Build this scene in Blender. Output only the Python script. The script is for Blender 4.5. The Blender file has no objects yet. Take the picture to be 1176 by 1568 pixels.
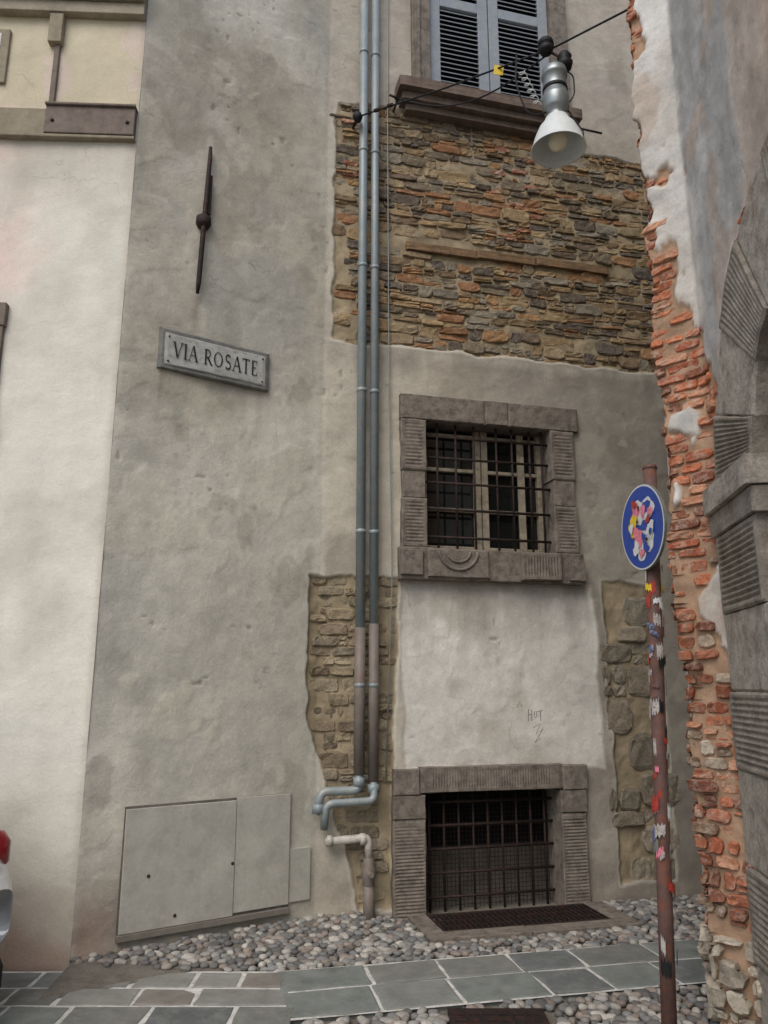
import bpy, bmesh, math, random
import numpy as np
from mathutils import Vector, Matrix
random.seed(7); rng=np.random.default_rng(7)
scene=bpy.context.scene
COL=scene.collection

# ------------------------------------------------------------------ helpers
def srgb(r,g,b):
    f=lambda c:(c/255/12.92) if c/255<=.04045 else ((c/255+.055)/1.055)**2.4
    return np.array([f(r),f(g),f(b)])
def _h(ix,iy,seed):
    n=(ix*374761393+iy*668265263+seed*974634777)&0xffffffff
    n=((n^(n>>13))*1274126177)&0xffffffff
    n=(n^(n>>16))&0xffffff
    return n/float(0xffffff)
def vnoise(x,y,seed=0):
    x=np.asarray(x,float);y=np.asarray(y,float)
    ix=np.floor(x).astype(np.int64);iy=np.floor(y).astype(np.int64)
    fx=x-ix;fy=y-iy;fx=fx*fx*(3-2*fx);fy=fy*fy*(3-2*fy)
    a=_h(ix,iy,seed);b=_h(ix+1,iy,seed);c=_h(ix,iy+1,seed);d=_h(ix+1,iy+1,seed)
    return (a*(1-fx)+b*fx)*(1-fy)+(c*(1-fx)+d*fx)*fy
def fbm(x,y,seed=0,o=4):
    s=0;a=.5;t=0
    for i in range(o):
        s=s+a*vnoise(np.asarray(x)*2**i+i*17.3,np.asarray(y)*2**i-i*9.1,seed+i);t+=a;a*=.5
    return s/t*2-1
def sst(a,b,x):
    t=np.clip((x-a)/(b-a),0,1);return t*t*(3-2*t)
def empty(name,parent=None):
    o=bpy.data.objects.new(name,None);COL.objects.link(o);o.parent=parent;o.empty_display_size=.1;return o
def mk(name,V,F,mat=None,parent=None,cols=None,smooth=False):
    me=bpy.data.meshes.new(name)
    V=np.asarray(V,float).tolist() if not isinstance(V,list) else V
    me.from_pydata([tuple(v) for v in V],[],[tuple(f) for f in F]);me.update()
    if cols is not None:
        ca=me.color_attributes.new("Col",'FLOAT_COLOR','POINT')
        c=np.ones((len(V),4));c[:,:3]=np.asarray(cols);ca.data.foreach_set("color",c.ravel().astype(np.float32))
    if smooth:
        me.polygons.foreach_set("use_smooth",[True]*len(me.polygons))
    if mat: me.materials.append(mat)
    o=bpy.data.objects.new(name,me);COL.objects.link(o);o.parent=parent
    return o
# ---------------------------------------------------------------- materials
def mat(name,color=None,rough=.85,metal=0,var=.15,vs=6,bump=.3,bs=40,bd=.01,crack=0,fine=.08,stain=None,stainamt=.0,spec=.3):
    m=bpy.data.materials.new(name);m.use_nodes=True
    nt=m.node_tree;N=nt.nodes;L=nt.links
    b=N["Principled BSDF"];b.inputs["Roughness"].default_value=rough;b.inputs["Metallic"].default_value=metal
    b.inputs["Specular IOR Level"].default_value=spec
    tc=N.new("ShaderNodeTexCoord")
    def noise(s,d=3,r=.6,src=None):
        n=N.new("ShaderNodeTexNoise");n.inputs["Scale"].default_value=s;n.inputs["Detail"].default_value=d
        n.inputs["Roughness"].default_value=r;L.new(src or tc.outputs["Object"],n.inputs["Vector"]);return n.outputs["Fac"]
    def mr(x,a,bb,c,d):
        n=N.new("ShaderNodeMapRange");L.new(x,n.inputs[0])
        for i,v in enumerate((a,bb,c,d)): n.inputs[i+1].default_value=v
        return n.outputs[0]
    def mth(op,x,y):
        n=N.new("ShaderNodeMath");n.operation=op
        for i,v in enumerate((x,y)):
            if isinstance(v,(int,float)): n.inputs[i].default_value=v
            else: L.new(v,n.inputs[i])
        return n.outputs[0]
    if color is None:
        a=N.new("ShaderNodeAttribute");a.attribute_name="Col";base=a.outputs["Color"]
    else:
        a=N.new("ShaderNodeRGB");a.outputs[0].default_value=(*color,1);base=a.outputs[0]
    k=mr(noise(vs,5,.7),.3,.7,1-var,1+var)
    if bump>0 and fine>0:
        hn=noise(bs,4,.75);k=mth('MULTIPLY',k,mr(hn,.3,.7,1-fine,1+fine))
        hgt=hn
        if bd>.0035: hgt=mth('ADD',hn,mth('MULTIPLY',noise(bs*.2,2,.5),1.6))
    if crack>0:
        nz=N.new("ShaderNodeTexNoise");nz.inputs["Scale"].default_value=3;nz.inputs["Detail"].default_value=4;L.new(tc.outputs["Object"],nz.inputs["Vector"])
        mx=N.new("ShaderNodeMix");mx.data_type='VECTOR';mx.inputs[0].default_value=.3
        L.new(tc.outputs["Object"],mx.inputs[4]);L.new(nz.outputs["Color"],mx.inputs[5])
        vo=N.new("ShaderNodeTexVoronoi");vo.feature='DISTANCE_TO_EDGE';vo.inputs["Scale"].default_value=.8;L.new(mx.outputs[1],vo.inputs["Vector"])
        c=mr(vo.outputs["Distance"],.0005,.0022,0,1)
        msk=mr(noise(.9,1,.5),.54,.60,0,1)
        cc=mth('SUBTRACT',1,mth('MULTIPLY',mth('SUBTRACT',1,c),msk))
        k=mth('MULTIPLY',k,mth('ADD',mth('MULTIPLY',cc,crack),1-crack))
    vm=N.new("ShaderNodeVectorMath");vm.operation='SCALE';L.new(base,vm.inputs[0]);L.new(k,vm.inputs["Scale"])
    out=vm.outputs[0]
    if stain is not None:
        mx=N.new("ShaderNodeMix");mx.data_type='RGBA';L.new(mr(noise(vs*1.3+1,4,.7),.48,.66,0,stainamt),mx.inputs[0])
        L.new(out,mx.inputs[6]);mx.inputs[7].default_value=(*stain,1);out=mx.outputs[2]
    L.new(out,b.inputs["Base Color"])
    if bump>0 and fine>0:
        bp=N.new("ShaderNodeBump");bp.inputs["Strength"].default_value=bump;bp.inputs["Distance"].default_value=bd
        L.new(hgt,bp.inputs["Height"]);L.new(bp.outputs[0],b.inputs["Normal"])
    return m
m_plaster=mat("aged_plaster",None,.95,var=.13,vs=7,bump=.5,bs=60,bd=.007,crack=.25,fine=.10,spec=.15)
m_cream=mat("cream_plaster",None,.95,var=.05,vs=5,bump=.5,bs=60,bd=.006,crack=.15,fine=.06,spec=.15)
m_rub=mat("rubble_stone",None,.95,var=.3,vs=20,bump=.8,bs=85,bd=.012,fine=.28,stain=tuple(srgb(166,150,124)),stainamt=.35,spec=.12)
m_brick=mat("old_brick",None,.95,var=.28,vs=16,bump=.7,bs=90,bd=.009,fine=.22,stain=tuple(srgb(204,188,170)),stainamt=.6,spec=.12)
m_sand=mat("carved_sandstone",tuple(srgb(126,117,107)),.92,var=.3,vs=11,bump=.6,bs=90,bd=.005,fine=.2,stain=tuple(srgb(84,77,70)),stainamt=.65,spec=.15)
m_sand2=mat("sill_sandstone",tuple(srgb(114,100,90)),.92,var=.25,vs=9,bump=.5,bs=90,bd=.005,fine=.15,stain=tuple(srgb(84,74,66)),stainamt=.5,spec=.15)
m_jamb=mat("portal_stone",None,.92,var=.3,vs=9,bump=.7,bs=75,bd=.007,fine=.24,stain=tuple(srgb(116,104,90)),stainamt=.6,spec=.12)
m_cob=mat("cobble_stone",None,.75,var=.2,vs=30,bump=.3,bs=120,bd=.003,fine=.15,spec=.35)
m_slab=mat("paving_slate",None,.62,var=.24,vs=6,bump=.3,bs=90,bd=.003,fine=.12,stain=tuple(srgb(146,146,138)),stainamt=.4,spec=.35)
m_mortar=mat("pale_mortar",tuple(srgb(204,202,194)),.95,var=.18,vs=9,bump=.4,bs=80,bd=.004,stain=tuple(srgb(138,134,126)),stainamt=.6)
m_dirt=mat("street_grit",tuple(srgb(116,110,100)),.95,var=.3,vs=8,bump=.8,bs=90,bd=.008,fine=.25)
m_pipe=mat("painted_pipe_grey",tuple(srgb(140,150,152)),.45,.15,var=.12,vs=5,bump=.08,bs=60,bd=.002,stain=tuple(srgb(168,166,156)),stainamt=.5)
m_pipeb=mat("painted_pipe_base",tuple(srgb(124,116,108)),.6,.1,var=.15,vs=8,bump=.15,bs=60,bd=.002,stain=tuple(srgb(116,84,62)),stainamt=.4)
m_white=mat("white_paint_pipe",tuple(srgb(190,184,174)),.5,0,var=.12,vs=12,bump=.1,bs=60,bd=.002,stain=tuple(srgb(120,106,92)),stainamt=.6)
m_iron=mat("wrought_iron",tuple(srgb(48,42,40)),.7,.3,var=.25,vs=20,bump=.3,bs=120,bd=.002,stain=tuple(srgb(96,56,38)),stainamt=.5)
m_rust=mat("rusty_post_paint",tuple(srgb(106,82,76)),.65,.2,var=.3,vs=14,bump=.3,bs=100,bd=.002,stain=tuple(srgb(136,84,60)),stainamt=.7)
m_black=mat("black_rubber",(.012,.012,.013),.6,0,bump=0)
m_dark=mat("dark_interior",(.012,.012,.012),.95,0,bump=.0)
m_shut=mat("shutter_paint",tuple(srgb(140,146,152)),.6,0,var=.12,vs=10,bump=.15,bs=80,bd=.002,stain=tuple(srgb(166,162,150)),stainamt=.4)
m_wood=mat("weathered_casement_wood",tuple(srgb(158,148,130)),.75,0,var=.2,vs=12,bump=.3,bs=60,bd=.003,stain=tuple(srgb(98,84,66)),stainamt=.6)
m_door=mat("door_wood",tuple(srgb(128,122,114)),.8,0,var=.2,vs=6,bump=.3,bs=50,bd=.004)
m_timber=mat("bond_timber",tuple(srgb(124,100,74)),.9,0,var=.3,vs=9,bump=.6,bs=60,bd=.006,fine=.2,stain=tuple(srgb(84,68,52)),stainamt=.5)
m_marble=mat("sign_marble",tuple(srgb(174,174,168)),.7,0,var=.12,vs=9,bump=.15,bs=60,bd=.002,stain=tuple(srgb(134,131,122)),stainamt=.7)
m_frame=mat("sign_slate_frame",tuple(srgb(120,120,115)),.85,0,var=.22,vs=12,bump=.4,bs=80,bd=.003,stain=tuple(srgb(88,86,80)),stainamt=.6)
m_ink=mat("engraved_letter_paint",(.022,.022,.022),.8,0,var=.2,vs=30,bump=.0)
m_alu=mat("aluminium",tuple(srgb(150,156,156)),.42,.65,var=.12,vs=16,bump=.06,bs=90,bd=.001)
m_refl=mat("enamel_reflector",tuple(srgb(214,218,216)),.35,0,var=.05,vs=16,bump=.03,bs=60,bd=.001)
m_bulb=mat("frosted_bulb",tuple(srgb(240,232,205)),.25,0,var=.02,bump=0)
m_yel=mat("yellow_tag",tuple(srgb(216,184,50)),.5,0,var=.15,vs=50,bump=0)
m_blue=mat("sign_blue",tuple(srgb(34,66,150)),.4,0,var=.15,vs=30,bump=0,spec=.5)
m_sw=mat("sign_white",tuple(srgb(208,209,206)),.45,0,var=.15,vs=40,bump=0,spec=.4)
m_pink=mat("sticker_pink",tuple(srgb(216,124,140)),.5,0,var=.3,vs=60,bump=0)
m_red=mat("sticker_red",tuple(srgb(166,60,50)),.5,0,var=.3,vs=60,bump=0)
m_stk=mat("worn_sticker_paper",tuple(srgb(176,170,164)),.7,0,var=.35,vs=70,bump=0,stain=tuple(srgb(120,90,84)),stainamt=.8)
m_stb=mat("worn_blue_sticker",tuple(srgb(70,84,120)),.6,0,var=.35,vs=70,bump=0,stain=tuple(srgb(180,178,174)),stainamt=.7)
m_panel=mat("painted_metal_door",None,.85,0,var=.12,vs=5,bump=.3,bs=50,bd=.004,fine=.07,stain=tuple(srgb(146,140,128)),stainamt=.4)
m_body=mat("building_body",tuple(srgb(150,142,128)),.95,bump=0)
def glass(name,col,rough=.05):
    m=bpy.data.materials.new(name);m.use_nodes=True;b=m.node_tree.nodes["Principled BSDF"]
    b.inputs["Base Color"].default_value=(*col,1);b.inputs["Roughness"].default_value=rough;b.inputs["Specular IOR Level"].default_value=.8;return m
m_glass=glass("dark_window_glass",(.01,.012,.012),.08)
m_car=glass("car_paint_silver",tuple(srgb(200,202,204)),.25);m_car.node_tree.nodes["Principled BSDF"].inputs["Coat Weight"].default_value=.7
m_tail=glass("tail_lamp_red",(.30,.01,.012),.15)

# ---------------------------------------------------------------- wall paths
class Path:
    def __init__(s,pts):
        s.p=np.array(pts,float);d=np.diff(s.p,axis=0);s.l=np.hypot(d[:,0],d[:,1]);s.q=np.concatenate([[0],np.cumsum(s.l)]);s.d=d/s.l[:,None]
    def ev(s,q,blend=.05):
        q=np.asarray(q,float);x=np.interp(q,s.q,s.p[:,0]);y=np.interp(q,s.q,s.p[:,1])
        def dr(qq):
            i=np.clip(np.searchsorted(s.q,qq,side='right')-1,0,len(s.l)-1);return s.d[i]
        d=dr(q) if blend==0 else dr(np.clip(q-blend,0,s.q[-1]-1e-6))+dr(q)+dr(np.clip(q+blend,0,s.q[-1]-1e-6))
        n=np.sqrt((d**2).sum(-1,keepdims=True));d=d/n
        return x,y,d[...,1],-d[...,0]
    def P(s,q,z,h,blend=0):
        q,z,h=np.broadcast_arrays(np.asarray(q,float),np.asarray(z,float),np.asarray(h,float))
        x,y,nx,ny=s.ev(q,blend);return np.stack([x+nx*h,y+ny*h,z],-1)
LC=(-1.822,4.926)
PS=Path([LC,(-.483,5.796),(5.877,7.381)])
PL=Path([(-8.815,4.597),LC])
KX,KY=1.712,3.858
PR=Path([(2.4,5.6),(1.52,4.05),(KX,KY),(KX-.136*3.8,KY-.99*3.8)])
QM=2.1516
QE=PR.q[1];QK=PR.q[2]
def QR(r): return QK+r

def build_wall(name,P,q0,q1,z0,z1,step,hf,cf,of,m,parent,blend=.05):
    nq=int(round((q1-q0)/step))+1;nz=int(round((z1-z0)/step))+1
    q=np.linspace(q0,q1,nq);z=np.linspace(z0,z1,nz);Q,Z=np.meshgrid(q,z,indexing='ij')
    H=hf(Q,Z);V=P.P(Q,Z,H,blend).reshape(-1,3);C=cf(Q,Z).reshape(-1,3)
    idx=np.arange(nq*nz).reshape(nq,nz)
    F=np.stack([idx[:-1,:-1],idx[1:,:-1],idx[1:,1:],idx[:-1,1:]],-1)
    qc=(Q[:-1,:-1]+Q[1:,1:])/2;zc=(Z[:-1,:-1]+Z[1:,1:])/2
    keep=~of(qc,zc);F=F[keep]
    return mk(name,V,F.tolist(),m,parent,C,True)
class Acc:
    def __init__(s): s.V=[];s.F=[];s.C=[];s.n=0
    def add(s,V,F,c):
        V=np.asarray(V,float).reshape(-1,3);s.V.append(V);s.F+= (np.asarray(F)+s.n).tolist() if len(F) else []
        c=np.asarray(c,float);s.C.append(np.broadcast_to(c,(len(V),3)) if c.ndim==1 else c.reshape(-1,3));s.n+=len(V)
    def obj(s,name,m,parent=None,smooth=True): return mk(name,np.concatenate(s.V),s.F,m,parent,np.concatenate(s.C),smooth)
def gridF(a,b):
    idx=np.arange(a*b).reshape(a,b);return np.stack([idx[:-1,:-1],idx[1:,:-1],idx[1:,1:],idx[:-1,1:]],-1).reshape(-1,4)
def pillow_uv(us,vs,hfun,hb):
    us=np.concatenate([[us[0]],us,[us[-1]]]);vs=np.concatenate([[vs[0]],vs,[vs[-1]]])
    U,V=np.meshgrid(us,vs,indexing='ij');H=hfun(U,V)
    H[0,:]=hb;H[-1,:]=hb;H[:,0]=hb;H[:,-1]=hb
    return U,V,H,gridF(len(us),len(vs))
UA=np.array([-1,-.9,-.5,0.05,.5,.9,1.]);VA=np.array([-1,-.78,0,.78,1.])
def stone(acc,P,q0,q1,z0,z1,hf,hb,col,rs,jit=.22,bev=.007,rough=.003,rnd=.22):
    """split-faced, roughly squared block"""
    w=(q1-q0)/2;h=(z1-z0)/2
    cj=rs.uniform(-1,1,(4,2))*jit*h;cj=cj*np.array([1.3,1.0])
    U,V,H,F=pillow_uv(UA,VA,lambda U,V:hf-bev*((np.abs(U)>.99)|(np.abs(V)>.99))+rs.normal(0,rough,U.shape)+U*rs.normal(0,.004)+V*rs.normal(0,.003),hb)
    a=(U+1)/2;b=(V+1)/2
    jx=cj[0,0]*(1-a)*(1-b)+cj[1,0]*a*(1-b)+cj[2,0]*a*b+cj[3,0]*(1-a)*b
    jz=cj[0,1]*(1-a)*(1-b)+cj[1,1]*a*(1-b)+cj[2,1]*a*b+cj[3,1]*(1-a)*b
    corner=(np.abs(U)**6)*(np.abs(V)**4)
    ph=rs.uniform(0,6,2)
    x=U*w-U*corner*rnd*h*1.4+jx+.05*h*np.sin(V*3+ph[0]);zz=V*h-V*corner*rnd*h+jz+.07*h*np.sin(U*4+ph[1])
    acc.add(P.P((q0+q1)/2+x,(z0+z1)/2+zz,H),F,col*(1+rs.normal(0,.08)))
def masonry(acc,P,inside,q0,q1,z0,z1,hr,wr,pal,rs,hf=-.012,hb=-.09,gap=.008,wav=.02,split=.25,jit=.22,bev=.007,sd=.007,miss=0,rnd=.22,dark=None):
    z=z0
    while z<z1:
        rh=rs.uniform(*hr);q=q0-rs.uniform(0,.1)
        while q<q1:
            w=rs.uniform(*wr)*(.75+rh*3)
            c=pal[rs.integers(len(pal))]
            dz=wav*float(fbm(q*1.5,z*1.5,5,2))
            parts=[(z,z+rh)]
            if rs.random()<split and rh>.06: m=rs.uniform(.35,.65);parts=[(z,z+rh*m),(z+rh*m,z+rh)]
            for (a,b) in parts:
                zc=(a+b)/2+dz
                if rs.random()>=miss and inside(q+w/2,zc)>0 and inside(q+w*.15,zc)>-.02 and inside(q+w*.85,zc)>-.02:
                    cc=c if rs.random()<.6 else pal[rs.integers(len(pal))]
                    if dark is not None: cc=cc*dark(q+w/2,zc)
                    if len(parts)==2 and rs.random()<.5 and w>.12:
                        mm=q+w*rs.uniform(.35,.65)
                        stone(acc,P,q+gap/2,mm-gap/2,a+dz+gap/2,b+dz-gap/2,hf+rs.normal(0,sd),hb,cc,rs,jit,bev,rnd=rnd)
                        stone(acc,P,mm+gap/2,q+w-gap/2,a+dz+gap/2,b+dz-gap/2,hf+rs.normal(0,sd),hb,pal[rs.integers(len(pal))],rs,jit,bev,rnd=rnd)
                    else: stone(acc,P,q+gap/2,q+w-gap/2,a+dz+gap/2,b+dz-gap/2,hf+rs.normal(0,sd),hb,cc,rs,jit,bev,rnd=rnd)
            q+=w
        z+=rh
def block(name,P,fm,h,hb,m,parent,ribs=0,ax='v',margin=.12,nu=None,nv=None,bev=.008,rd=.007,col=None):
    nu=nu or (12 if ax=='v' or not ribs else ribs*6);nv=nv or (12 if ax=='u' or not ribs else ribs*6)
    e=.03
    us=np.concatenate([[0,e],np.linspace(e,1-e,nu)[1:-1],[1-e,1]]);vs=np.concatenate([[0,e],np.linspace(e,1-e,nv)[1:-1],[1-e,1]])
    sd_=random.randint(0,9999)
    def hf(U,V):
        H=np.full(U.shape,h,float)
        H-=bev*((U<e*.5)|(U>1-e*.5)|(V<e*.5)|(V>1-e*.5))
        if ribs:
            t=V if ax=='v' else U;o=U if ax=='v' else V
            ins=(t>margin*.6)&(t<1-margin*.6)&(o>margin)&(o<1-margin)
            wear=np.clip(.75+.7*fbm(U*2,V*2,sd_+5,2),.15,1)
            H-=rd*ins*wear*(.5-.5*np.cos(2*np.pi*ribs*(t-margin*.6)/(1-margin*1.2)))
        H+=fbm(U*4,V*4,sd_,3)*.004
        return H
    U,V,H,F=pillow_uv(us,vs,hf,hb)
    q,z=fm(U,V)
    ed=((U<.001)|(U>.999)|(V<.001)|(V>.999))
    q=q+ed*fbm(z*9,q*9,sd_+9,2)*.006;z=z+ed*fbm(q*9,z*9,sd_+19,2)*.005
    return mk(name,P.P(q,z,H).reshape(-1,3),F.tolist(),m,parent,None if col is None else np.broadcast_to(np.asarray(col),(U.size,3)),False)
def rect(q0,q1,z0,z1,sl=0,sr=0): return lambda U,V:(q0+sl*V+(q1-q0+(sr-sl)*V)*U, z0+(z1-z0)*V)
def wbox(name,P,q0,q1,z0,z1,h0,h1,m,parent,bev=.004,col=None):
    bm=bmesh.new();c=[]
    for q in (q0,q1):
        for z in (z0,z1):
            for h in (h0,h1): c.append(bm.verts.new(P.P(q,z,h).tolist()))
    for f in ((0,1,3,2),(4,6,7,5),(0,4,5,1),(2,3,7,6),(0,2,6,4),(1,5,7,3)): bm.faces.new([c[i] for i in f])
    bmesh.ops.recalc_face_normals(bm,faces=bm.faces)
    if bev>0: bmesh.ops.bevel(bm,geom=list(bm.edges),offset=bev,segments=2,affect='EDGES',profile=.5)
    me=bpy.data.meshes.new(name);bm.to_mesh(me);bm.free()
    if col is not None:
        ca=me.color_attributes.new("Col",'FLOAT_COLOR','POINT');ca.data.foreach_set("color",[*col,1]*len(me.vertices))
    me.materials.append(m);o=bpy.data.objects.new(name,me);COL.objects.link(o);o.parent=parent;return o
def sweep(name,pts,r,m,parent=None,n=12,cap=True):
    pts=[Vector(p) for p in pts];rs=r if isinstance(r,(list,tuple)) else [r]*len(pts)
    V=[];F=[];up=None
    for i,p in enumerate(pts):
        t=(pts[min(i+1,len(pts)-1)]-pts[max(i-1,0)]).normalized()
        if up is None: a=Vector((0,0,1)) if abs(t.z)<.9 else Vector((1,0,0));e1=t.cross(a).normalized()
        else: e1=(up-t*up.dot(t)).normalized()
        up=e1;e2=t.cross(e1)
        for k in range(n):
            an=2*math.pi*k/n;V.append(tuple(p+(e1*math.cos(an)+e2*math.sin(an))*rs[i]))
    for i in range(len(pts)-1):
        for k in range(n): a=i*n+k;b=i*n+(k+1)%n;F.append((a,b,b+n,a+n))
    if cap: F.append(tuple(range(n))[::-1]);F.append(tuple(range((len(pts)-1)*n,len(pts)*n)))
    o=mk(name,V,F,m,parent)
    for pl in o.data.polygons: pl.use_smooth=len(pl.vertices)==4
    return o
def lathe(name,center,prof,m,parent=None,n=28,ax=(0,0,1)):
    V=[];F=[];q=Vector((0,0,1)).rotation_difference(Vector(ax))
    for (r,z) in prof:
        for k in range(n):
            a=2*math.pi*k/n;V.append(tuple(Vector(center)+q@Vector((r*math.cos(a),r*math.sin(a),z))))
    for i in range(len(prof)-1):
        for k in range(n): a=i*n+k;b=i*n+(k+1)%n;F.append((a,b,b+n,a+n))
    return mk(name,V,F,m,parent,None,True)
def bend(pts,rad=.04,k=5):
    pts=[Vector(p) for p in pts];out=[pts[0]]
    for i in range(1,len(pts)-1):
        a,b,c=pts[i-1],pts[i],pts[i+1];r=min(rad,(a-b).length*.45,(c-b).length*.45)
        p0=b+(a-b).normalized()*r;p1=b+(c-b).normalized()*r
        for j in range(k+1): t=j/k;out.append(p0*(1-t)**2+b*2*t*(1-t)+p1*t*t)
    out.append(pts[-1]);return out
def WP(P,q,z,h): return Vector(P.P(q,z,h).tolist())

# ================================================================ MAIN STUCCO HOUSE
house=empty("stucco_house")
def upper(q,z):
    s=np.asarray(q)-QM
    top=np.where(s<1.78,6.64,6.53)
    d=np.minimum(np.minimum(s+.49,z-4.36),top-z)
    return d+.04*fbm(s*5,np.asarray(z)*5,21,4)
def lowl(q,z):
    s=np.asarray(q)-QM;z=np.asarray(z)
    l=np.interp(z,[0,.25,.5,.96,1.37,2.41],[-.22,-.28,-.36,-.50,-.64,-.66]);r=np.interp(z,[0,.2,.9,1.2,1.9,2.4],[.02,.02,.01,.0,.05,.07])
    return np.minimum(np.minimum(s-l,r-s),np.minimum(z-.06,2.42-z))+.035*fbm(s*6,z*6,22,4)
def lowr(q,z):
    s=np.asarray(q)-QM;z=np.asarray(z)
    return np.minimum(np.minimum(s-1.82,2.30-s),np.minimum(z-.12,2.44-z))+.04*fbm(s*5,z*5,23,4)
def hole(q,z):
    return np.maximum(np.maximum(upper(q,z),lowl(q,z)),lowr(q,z))
OPEN=[(.27,1.40,2.60,3.74),(.23,1.33,-.5,.85),(.36,1.62,6.80,9.5)]
def of_s(q,z):
    s=q-QM;r=np.zeros(q.shape,bool)
    for a,b,c,d in OPEN: r|=(s>a)&(s<b)&(z>c)&(z<d)
    return r
def patchf(s,Z): return (np.minimum(np.minimum(s-.09,1.72-s),np.minimum(Z-.98,2.42-Z)))+.05*fbm(s*3,Z*3,31,4)
def pits(Q,Z,a=.86): return sst(a,a+.05,vnoise(Q*23,Z*23,90)*.6+vnoise(Q*3,Z*3,91)*.4)
def hf_s(Q,Z):
    m=sst(-.008,.012,hole(Q,Z))
    h=.016*fbm(Q*1.2,Z*1.2,1,3)+.0055*fbm(Q*5,Z*5,2,4)-.006*pits(Q,Z)
    s=Q-QM
    pt=sst(-.01,.01,patchf(s,Z))
    h=h-.010*pt+.003*sst(.12,.16,fbm(Q*1.7+9,Z*1.9,142,5))
    h=h+.02*sst(.12,-.02,Z-.1*fbm(Q*3,Z*0,33,2))
    return h*(1-m)+m*(-.022+.012*fbm(Q*14,Z*14,3,3))
def mixc(a,b,t): return a*(1-t[...,None])+b*t[...,None]
def cf_s(Q,Z):
    s=Q-QM
    c=np.ones(Q.shape+(3,))*srgb(190,186,172)
    c=mixc(c,srgb(174,166,149),sst(3.2,6.5,Z)*.8)
    c=mixc(c,srgb(204,199,185),sst(.0,.35,fbm(Q*.9,Z*.7,41,5))*.8)
    c=mixc(c,srgb(162,156,140),sst(.05,.45,fbm(Q*1.4+3,Z*.8,42,5))*.75)
    c=mixc(c,srgb(200,193,174),sst(.12,.17,fbm(Q*1.7+9,Z*1.9,142,5))*.35)
    c=mixc(c,srgb(152,145,130),sst(.2,.27,fbm(Q*2.9+19,Z*2.1,143,5))*.4)
    c=mixc(c,srgb(166,165,157),sst(.1,.4,fbm(Q*1.1+29,Z*1.1,146,5))*.5)
    mt=sst(-.62,-.5,s+.02*fbm(Z*2,Z*0,43,2))
    mid=mixc(np.ones(Q.shape+(3,))*srgb(188,181,165),srgb(156,149,137),sst(.2,1.1,s+.4*fbm(Q*2,Z*2,44,3)))
    mid=mixc(mid,srgb(172,163,150),sst(6.2,6.7,Z))
    mid=mixc(mid,srgb(142,133,120),sst(.1,.4,fbm(Q*2.2,Z*1.6,144,5))*.5)
    mid=mixc(mid,srgb(182,175,160),sst(.15,.2,fbm(Q*1.9+2,Z*2.2,147,5))*.4)
    c=mixc(c,mid,mt)
    pt=sst(-.02,.02,patchf(s,Z))
    c=mixc(c,srgb(212,208,198)*(1+.07*fbm(Q*3,Z*3,46,4))[...,None],pt)
    c=mixc(c,srgb(182,174,160),pt*sst(.05,.35,fbm(Q*2.2+4,Z*1.6+7,145,5))*.6)
    c=mixc(c,srgb(166,158,146),pt*sst(1.25,.95,Z+.3*fbm(Q*3,Z*3,148,4))*.6)
    st=np.exp(-((Z-4.31)/.05)**2)*mt;c=mixc(c,srgb(200,193,178),st*.6)
    st=np.exp(-((s+.60-.04*fbm(Z*1.5,Z*0,47,3))/.03)**2)*sst(4.5,3.8,Z)*sst(2.2,2.6,Z);c=mixc(c,srgb(208,202,190),st*.5)
    for a,b,zt,ln in ((.0,1.7,2.40,.5),(-.0,1.85,6.6,.3),(-.6,3,4.34,.25)):
        col=sst(a-.02,a+.05,s)*sst(b+.02,b-.05,s)*np.clip((Z-(zt-ln*(1+.8*fbm(Q*9,Z*0,150,3))))/ln,0,1)*(Z<zt)
        c=mixc(c,srgb(112,106,96),col*.4)
    for qq,zt,ln,w_ in ((.52,4.42,.7,.03),(.30,3.78,.4,.02),(1.05,3.78,.5,.03)):
        col=np.exp(-((Q-qq+.01*fbm(Z*4,Z*0,151,2))/w_)**2)*np.clip((Z-(zt-ln))/ln,0,1)*(Z<zt);c=mixc(c,srgb(120,98,78),col*.4)
    k=1+.08*fbm(Q*9,Z*.8,48,4)+.10*fbm(Q*2.5,Z*2.5,49,5)
    c=c*k[...,None]
    damp=sst(.6,.0,Z+.3*fbm(Q*2,Z*2,50,4));c=mixc(c,srgb(132,124,112),damp*.7)
    pk=sst(.6,.1,Z)*sst(.4,.0,Q+.1*fbm(Z*4,Z*4,51,2));c=mixc(c,srgb(166,136,120),pk*.6)
    c=mixc(c,srgb(120,112,100),pits(Q,Z)*.5)
    c=mixc(c,srgb(206,200,188),np.exp(-(Q/.025)**2)*.35)
    hs=hole(Q,Z);m=sst(-.006,.006,hs)
    mo=np.ones(Q.shape+(3,))*srgb(154,140,115)*(1+.35*fbm(Q*8,Z*8,52,4))[...,None]
    edge=np.exp(-((hs+.012)/.012)**2)
    c=mixc(c,srgb(206,200,186),edge*.45)
    return mixc(c,mo,m)
build_wall("walls_fine",PS,0,5.0,-.05,9,.0135,hf_s,cf_s,of_s,m_plaster,house)
build_wall("walls_far",PS,5.0,8.1,-.05,9,.1,lambda Q,Z:.014*fbm(Q*1.2,Z*1.2,1,3),cf_s,of_s,m_plaster,house)
rs=np.random.default_rng(3)
pal=[srgb(*c) for c in [(138,118,90),(158,136,104),(116,102,86),(134,126,112),(168,144,108),(122,104,82),(150,126,96),(100,90,80),(158,140,112),(144,136,120),(152,112,82),(126,114,96),(106,98,90),(164,128,92)]]
acc=Acc()
def up2(q,z):
    s=q-QM
    if abs(z-(5.295+.02*s))<.06 and .1<s<2.15: return -1
    return float(upper(q,z))+.004
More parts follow.
